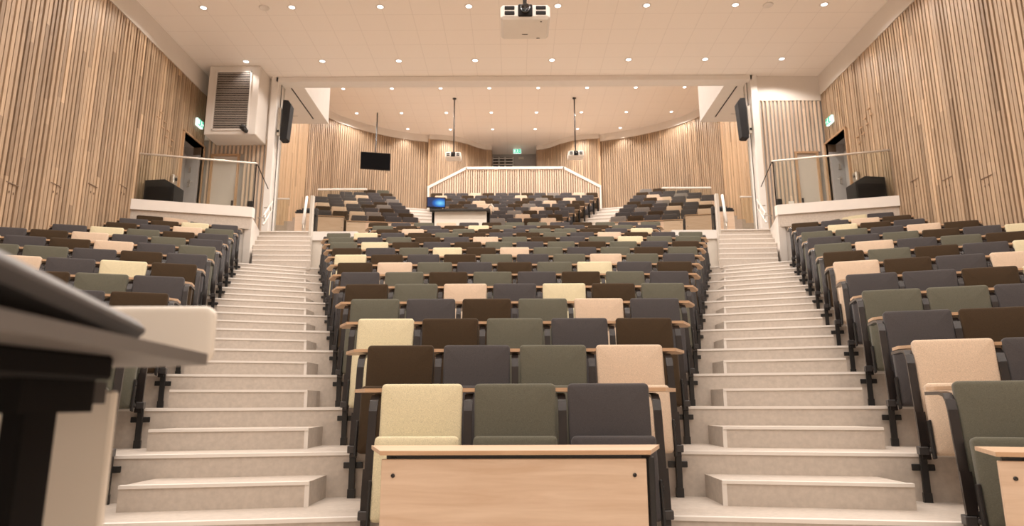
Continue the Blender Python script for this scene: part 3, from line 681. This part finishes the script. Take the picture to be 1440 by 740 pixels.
    b=MB(); b.box((-sgn*.04,0,0),(.08,.17,.22),bev=.02); obj('body',b,M['steel'],t); b=MB(); b.lathe([(0,.0),(.035,0),(.04,.02),(0,.03)],(-sgn*.08,0,.01),12,axis='X'); obj('button',b,M['plastic'],t)
    for i in range(8):
        u=i; yy=14.30-.19*(u//2)-.07*(u%2)*1.0; zz=6.72+.14*(u//2)-.16*(u%2)
        o=MB(); o.box((-sgn*.02,0,0),(.016,.13,.016)); q=obj('wall_peg',o,M['door_frame'],None,(sgn*(W-.04),yy-.1,zz))
        tag(q,f'short dark wooden peg of the staggered set on the {nm} slat wall','peg',f'staggered pegs on the {nm} wall')
    for i,(yy,zz) in enumerate(SLOT[sgn]):
        o=MB(); o.box((0,0,0),(.012,.26,.013)); o.box((0,-.04,-.14),(.012,.010,.035)); o.box((0,.05,-.14),(.012,.010,.035)); q=obj('wall_socket_slot',o,M['backing'],None,(sgn*(W-.04),yy,zz))
        tag(q,f'thin dark slot in the {nm} slat wall, {ord_[i]} from the stage','slot',f'slots in the {nm} wall')
    # exit sign on the side wall
    t=thing('exit_sign',f'green running man exit sign above the dark {nm} side door','sign',(sgn*(W-.08),15.30,7.60),0,'side exit signs')
    b=MB(); b.box((0,0,0),(.07,.29,.19),bev=.01); obj('housing',b,M['exit_white'],t)
    b=MB(); X=-sgn*.038
    b.box((X,.0,0),(.004,.27,.16)); obj('green_panel',b,M['green'],t)
    b=MB(); X=-sgn*.042; b.box((X,-.10,0),(.004,.07,.12)); b.box((X,.03,.055),(.004,.03,.03)); b.box((X,.03,.01),(.004,.04,.07),rx=.3); b.box((X,.06,-.05),(.004,.02,.08),rx=.6); b.box((X,.0,-.05),(.004,.02,.08),rx=-.6); b.box((X,.10,0),(.004,.06,.02)); b.box((X,.125,.0),(.004,.02,.05),rx=.8); obj('pictogram',b,M['exit_white'],t)
    # portal loudspeaker
    t=thing('loudspeaker',f'tall slim black loudspeaker hung on the {nm} portal column','loudspeaker',(sgn*5.70,15.72,7.29),0,'portal loudspeakers')
    pr=[(-.02,.0),(.11,.0),(.15,.03),(.20,.93),(.13,1.04),(.0,1.05)]
    b=MB(); b.prism_axis([(sgn*(.11-x),z) if False else (-sgn*x+sgn*.06,z) for x,z in pr][::1],-.14,.10,'Y'); obj('cabinet',b,M['plastic'],t)
    b=MB(); b.box((sgn*.16,.0,.52),(.07,.10,.72)); b.box((sgn*.20,.05,.30),(.05,.06,.08)); obj('bracket',b,M['cableg'],t)
    b=MB(); b.box((sgn*.17,-.055,.26),(.05,.02,.05)); obj('connector',b,M['plastic'],t)
    # small wall boxes by the portal
    t=tag(obj('wall_phone',MB().box((0,0,0),(.13,.07,.24),bev=.015).box((0,-.04,-.16),(.10,.05,.08),bev=.01),M['plastic'],None,(sgn*6.42,YP-.09,5.62)),f'small black box on the slats beside the {nm} portal column','wall box','wall boxes by the portal')
tag(obj('wall_socket',MB().box((0,0,0),(.13,.05,.13),bev=.008).box((0,-.02,-.12),(.03,.03,.14)),M['white'],None,(6.72,YP-.07,5.62)),'small white socket box on the slats beside the right beige door','socket')

# air handling box with louvre on the left
t=struct('wall_duct_box',MB().box((-6.79,15.41,8.1),(1.24,.72,1.78),bev=.012),M['plaster'])
t=thing('louvre_grille','large dark louvre grille on the white box above left balcony','vent',(-6.79,15.04,7.22))
b=MB(); b.box((-.42,-.01,.85),(.035,.03,1.52)); b.box((.42,-.01,.85),(.035,.03,1.52)); b.box((0,-.01,1.60),(.87,.03,.035)); b.box((0,-.01,.10),(.87,.03,.035)); obj('grille_frame',b,M['white'],t)
b=MB(); b.box((0,.0,.85),(.82,.012,1.48)); obj('backing_plate',b,M['dark'],t)
for k in range(32):
    o=link('blade',_mesh.setdefault('blade',MB().box((0,-.02,0),(.80,.035,.006),rx=R(35)).box((0,-.032,-.01),(.80,.006,.016)).mesh('blade',M['grille'])),t); o.location=(0,0,.14+.0455*k)
t=thing('security_camera','small black pan tilt camera on the corner of the white box','camera',(-6.40,14.98,7.20))
b=MB(); b.box((0,.035,.10),(.06,.075,.10)); b.tube([(0,-.02,.10),(0,-.09,.06)],.02); obj('bracket',b,M['cam'],t); b=MB(); b.tube([(-.02,-.06,.09),(.10,-.16,.0)],.05,14); b.lathe([(0,0),(.07,0),(.08,.05),(.055,.09),(0,.1)],(-.02,-.08,.09),14); obj('body',b,M['cam'],t)

# ------------------------------------------------------------------ projectors
def projector(label,loc,w,d,h,ztop,lensx=0,group=None):
    t=thing('projector',label,'projector',loc,0,group)
    b=MB(); b.cushion(w,h,d,h*.28,.02,0,0,0,bulge=.0) ; 
    b=MB(); b.box((0,d/2,h/2),(w,d,h),bev=h*.16); obj('casing',b,M['proj'],t)
    b=MB(); b.box((lensx,-.006,h*.52),(w*.29,.03,h*.86),bev=.012); obj('lens_hood',b,M['plastic'],t)
    b=MB(); b.lathe([(0,.0),(.0,.0),(w*.085,.0),(w*.10,.05),(w*.085,.055),(w*.07,.035),(0,.03)],(lensx,-.015,h*.52),20,axis='Y'); obj('lens',b,M['lens'],t)
    for sx in(-1,1):
        for k in(0,1):
            b=MB(); b.box((lensx+sx*w*.315,-.004,h*(.36+.36*k)),(w*.20,.016,h*.24),bev=.004); obj('air_vent',b,M['plastic'],t)
    b=MB(); b.box((w*.32,d*.15,-.002),(.02,.012,.006)); b.box((w*.28,d*.9,-.002),(.04,.012,.006)); b.box((0,d*.72,-.001),(.07,.01,.004)); obj('foot_marks',b,M['clamp'],t)
    b=MB(); b.box((lensx,d*.5,h+.03),(w*.3,d*.4,.05),bev=.006); b.tube([(lensx,d*.5,h+.03),(lensx,d*.5,ztop-loc[2])],.024,12); b.lathe([(0,-.03),(.07,-.03),(.07,0),(0,0)],(lensx,d*.5,ztop-loc[2]),16); obj('ceiling_pole',b,M['clamp'],t)
    return t
projector('large white projector hanging from the front ceiling above the centre rows',(.137,7.14,5.350),.585,.49,.185,ZC)
def dirz(y,Y): 
    th=math.atan(195/945); v=(y-370)/945; return Y*(sin(th)-v*cos(th))/(cos(th)+v*sin(th))+.944
projector('left of the two white projectors on long poles in the rear hall',(-2.24,23.3,dirz(220.5,23.3)),.57,.48,.20,ZC2,0,None)
projector('right of the two white projectors on long poles in the rear hall',(2.27,23.3,dirz(219.5,23.3)),.57,.48,.20,ZC2,0,None)
t=thing('television','black flat television hung from the rear ceiling on the left',  'television',(-5.38,24.7,dirz(226,24.7)),R(12))
b=MB(); b.box((0,0,0),(1.14,.06,.67),bev=.01,rx=R(10)); obj('casing',b,M['plastic'],t); b=MB(); b.box((0,-.033,0.006),(1.10,.006,.63),rx=R(10)); obj('screen',b,M['screen'],t)
b=MB(); b.tube([(0,.06,0),(0,.10,.1),(0,.10,ZC2-dirz(226,24.7))],.022); b.box((0,.07,0),(.25,.06,.25)); obj('ceiling_pole',b,M['clamp'],t)
# rear exit sign
t=thing('exit_sign','green running man exit sign above the grey rear doors','sign',(.14,28.6,12.144))
b=MB(); b.box((0,0,-.03),(.30,.05,.06)); obj('ceiling_mount',b,M['white'],t); b=MB(); b.box((0,0,-.17),(.36,.06,.21),bev=.01); obj('housing',b,M['exit_white'],t)
b=MB(); b.box((0,-.033,-.17),(.33,.004,.18)); obj('green_panel',b,M['green'],t)
b=MB(); b.box((-.11,-.037,-.17),(.06,.004,.12)); b.box((.01,-.037,-.115),(.03,.004,.03)); b.box((.01,-.037,-.165),(.035,.004,.07),ry=.3); b.box((-.02,-.037,-.22),(.018,.004,.06),ry=.6); b.box((.04,-.037,-.22),(.018,.004,.06),ry=-.6); b.box((.11,-.037,-.17),(.07,.004,.02)); obj('pictogram',b,M['exit_white'],t)

# ------------------------------------------------------------------ downlights
LX=[-6.45,-4.61,-2.77,-.93,.92,2.76,4.60,6.44]
def lamp_meshes():
    r=MB(); r.lathe([(.062,.0),(.062,-.006),(.092,-.006),(.096,.0)],(0,0,0),20); e=MB(); e.lathe([(0,-.003),(.062,-.003)],(0,0,0),16)
    return r.mesh('trim_ring',M['white']),e.mesh('diffuser',M['lamp'])
RM,EM=lamp_meshes()
def downlight(x,y,z,label,group,power,spot=R(150),blend=.35):
    t=thing('downlight',label,'ceiling light',(x,y,z),0,group); link('trim_ring',RM,t); link('diffuser',EM,t)
    L=bpy.data.lights.new('downlight_lamp','SPOT'); L.energy=power; L.color=(1,.925,.85); L.spot_size=spot; L.spot_blend=blend; L.shadow_soft_size=.06
    o=bpy.data.objects.new('downlight_lamp',L); COL.objects.link(o); o.parent=t; o.location=(0,0,-.03)
PF,PB=124,135
frows=[14.85,12.59,10.33,8.07,5.81,3.55,1.29,-.97,-3.2]
for j,y in enumerate(frows):
    for i,x in enumerate(LX):
        vis='nearest the portal' if j==0 else ('second from the portal' if j==1 else 'further forward over the hall')
        near=j==0 and i in(0,)
        downlight(x,y,ZC-.001,f'round ceiling downlight, {ord_[i]} from left in the {ord_[j]} row from the portal beam',f'downlights of the front ceiling',PF*(.22 if near else (.45 if j>=3 and i in(0,7) else 1)),R(105) if near else R(150),.6 if near else .35)
for j,y in enumerate([22.7,24.82,26.48,20.4,18.2]):
    for i,x in enumerate(LX):
        if j==2 and i in(0,7): continue
        if j==1 and i in(0,7) and False: continue
        
        if j==2: y_=y if abs(x)<3 or True else y
        if j==2 and abs(x)>4: 
            y_=26.4
        else: y_=y if not(j==4 and i in(0,7)) else 19.1  # outermost pair of the last row: added out of view to brighten plank walls
        downlight(x*.965,y_,ZC2-.001,f'round ceiling downlight, {ord_[i]} from left in the {ord_[j]} row of the rear hall ceiling','downlights of the rear ceiling',PB*((.6 if abs(x)>4 else 1.15) if j==2 else (.6 if j==4 else 1)),R(112) if j==2 and abs(x)>4 else R(150),.6 if j==2 else .35)
for sgn,nm in((-1,'left'),(1,'right')): downlight(sgn*6.62,17.0,8.859,f'small downlight in the underside of the {nm} white soffit','soffit downlights',90)
for i,(x,y) in enumerate(((-5.19,12.6),(5.28,12.6))):
    t=MB(); t.lathe([(0,-.010),(.08,-.010),(.085,-.016),(.10,-.014),(.11,0)],(0,0,0),24); o=obj('ceiling_speaker',t,M['white'],None,(x,y,ZC-.001)); tag(o,'round white speaker ring in the front ceiling on the '+('left','right')[i],'ceiling speaker')
for i,(x,y) in enumerate(((-3.75,12.05),(3.70,12.1))):
    t=MB(); t.box((0,0,-.012),(.16,.12,.024),bev=.006); o=obj('ceiling_sensor',t,M['white'],None,(x,y,ZC-.001)); tag(o,'small square white sensor in the front ceiling on the '+('left','right')[i],'sensor')

# ------------------------------------------------------------------ lecterns
# far one on the crossway
t=thing('lectern','wide lectern with white front and black legs before the upper rows','lectern',(-1.445,17.4,4.75))
b=MB(); b.box((0,.02,.96),(1.40,.03,.52),bev=.01); obj('front_panel',b,M['lecwhite'],t)
for sx in(-1,1):
    b=MB(); b.box((sx*.745,.15,.60),(.07,.14,1.2),bev=.006); b.box((sx*.745,.15,.03),(.08,.7,.06)); obj('leg',b,M['lecdark'],t)
b=MB(); b.box((0,.20,1.25),(1.60,.72,.05),bev=.01,rx=R(6)); b.box((0,.05,1.235),(1.50,.08,.09)); obj('desk_top',b,M['lecslate'],t)
b=MB(); b.box((0,.30,1.20),(1.40,.34,.06)); obj('equipment_tray',b,M['lecdark'],t)
t=thing('monitor','small monitor with blue picture on the left end of the far lectern','monitor',(-2.10,17.35,6.03),R(8))
b=MB(); b.box((0,0,.16),(.50,.035,.30),bev=.008); obj('casing',b,M['plastic'],t)
b=MB(); b.box((0,-.020,.165),(.46,.004,.25)); o=obj('screen',b,M['blue'],t)
b=MB(); b.box((0,.03,.04),(.06,.04,.16)); b.box((0,.02,.0),(.22,.16,.015)); obj('stand',b,M['plastic'],t)
t=thing('document_camera','small pale document camera on the right end of the far lectern','camera',(-.72,17.45,6.03))
b=MB(); b.tube([(0,0,0),(.04,.0,.10),(.10,-.05,.12),(.16,-.1,.02),(.15,-.12,-.10)],.022,10); obj('arm',b,M['cableg'],t); b=MB(); b.lathe([(0,0),(.05,0),(.05,.03),(0,.03)],(0,0,-.01),12); obj('base',b,M['plastic'],t)
# near one
t=thing('lectern','dark lectern with white rounded rear screen in the left foreground','lectern',(-1.2,.95,0))
rel=lambda p:(p[0]+1.2,p[1]-.95,p[2])
b=MB(); b.prism([rel((-1.95,.35,0))[:2],rel((-.438,.35,0))[:2],rel((-.5525,1.215,0))[:2],rel((-.70,1.29,0))[:2],rel((-1.95,1.29,0))[:2]],1.010,1.030); obj('desk_top',b,M['lecgrey'],t)
b=MB(); b.cushion(1.35,.110,.020,.022,.006,1.312-.95,1.018,0,x0=(-1.257+1.2),bulge=0,seg=6); obj('rear_screen',b,M['lecwhite'],t)
b=MB(); b.box(rel((-1.23,.79,.993)),(1.30,.38,.034),bev=.004); b.box(rel((-1.21,.93,.954)),(1.18,.15,.046)); obj('under_beam',b,M['lecdark'],t)
for lx in(-.731,-1.75):
    b=MB(); b.box(rel((lx,1.035,.48)),(.034,.078,.96),bev=.004); b.box(rel((lx,.9,.02)),(.09,.70,.04)); obj('leg',b,M['lecdark'],t)
b=MB(); b.box(rel((-1.29,1.20,.53)),(1.18,.018,.87),bev=.004); obj('front_panel',b,M['lecwhite'],t)
b=MB(); b.box(rel((-.735,1.06,.962)),(.12,.05,.030)); b.box(rel((-.672,1.08,.960)),(.020,.05,.035)); obj('cable_tray',b,M['clamp'],t)
t=thing('tablet_display','dark grey tilted tablet display on the near lectern','display',(-.785,.74,1.030),R(8))
b=MB(); b.box((0,.0,.047),(.50,.57,.032),bev=.013,rx=R(-4.9)); obj('casing',b,M['display'],t)
b=MB(); b.box((0,.0,.0635),(.44,.49,.003),rx=R(-4.9)); obj('screen',b,M['screen'],t)
b=MB(); b.box((-.04,-.12,.02),(.30,.10,.04),bev=.008); b.lathe([(0,0),(.06,0),(.06,.02),(0,.02)],(.0,.05,0),16); obj('stand',b,M['display'],t)

# ------------------------------------------------------------------ world, camera, colour
w=bpy.data.worlds.new('World'); S.world=w; w.use_nodes=True; w.node_tree.nodes['Background'].inputs[0].default_value=(1,.9,.8,1); w.node_tree.nodes['Background'].inputs[1].default_value=.05
cd=bpy.data.cameras.new('Camera'); cam=bpy.data.objects.new('Camera',cd); COL.objects.link(cam); S.camera=cam
cd.sensor_width=36; cd.lens=36*945/1440; cd.clip_start=.02; cd.clip_end=200
cam.location=(0,0,.944)
pitch=math.atan(195/945); yaw=math.atan(3.7/945); roll=R(-.18)
cam.matrix_world=Matrix.Translation((0,0,.944))@Matrix.Rotation(yaw,4,'Z')@Matrix.Rotation(pi/2+pitch,4,'X')@Matrix.Rotation(roll,4,'Z')
cd.dof.use_dof=True; cd.dof.focus_distance=5.2; cd.dof.aperture_fstop=2.8
S.view_settings.view_transform='Standard'; S.view_settings.look='None'; S.view_settings.gamma=1; S.view_settings.use_curve_mapping=False; S.view_settings.exposure=0
S.cycles.use_denoising=True; S.cycles.max_bounces=8; S.cycles.diffuse_bounces=5; S.cycles.transparent_max_bounces=12; S.cycles.sample_clamp_indirect=6
print('SEATS',nseats)
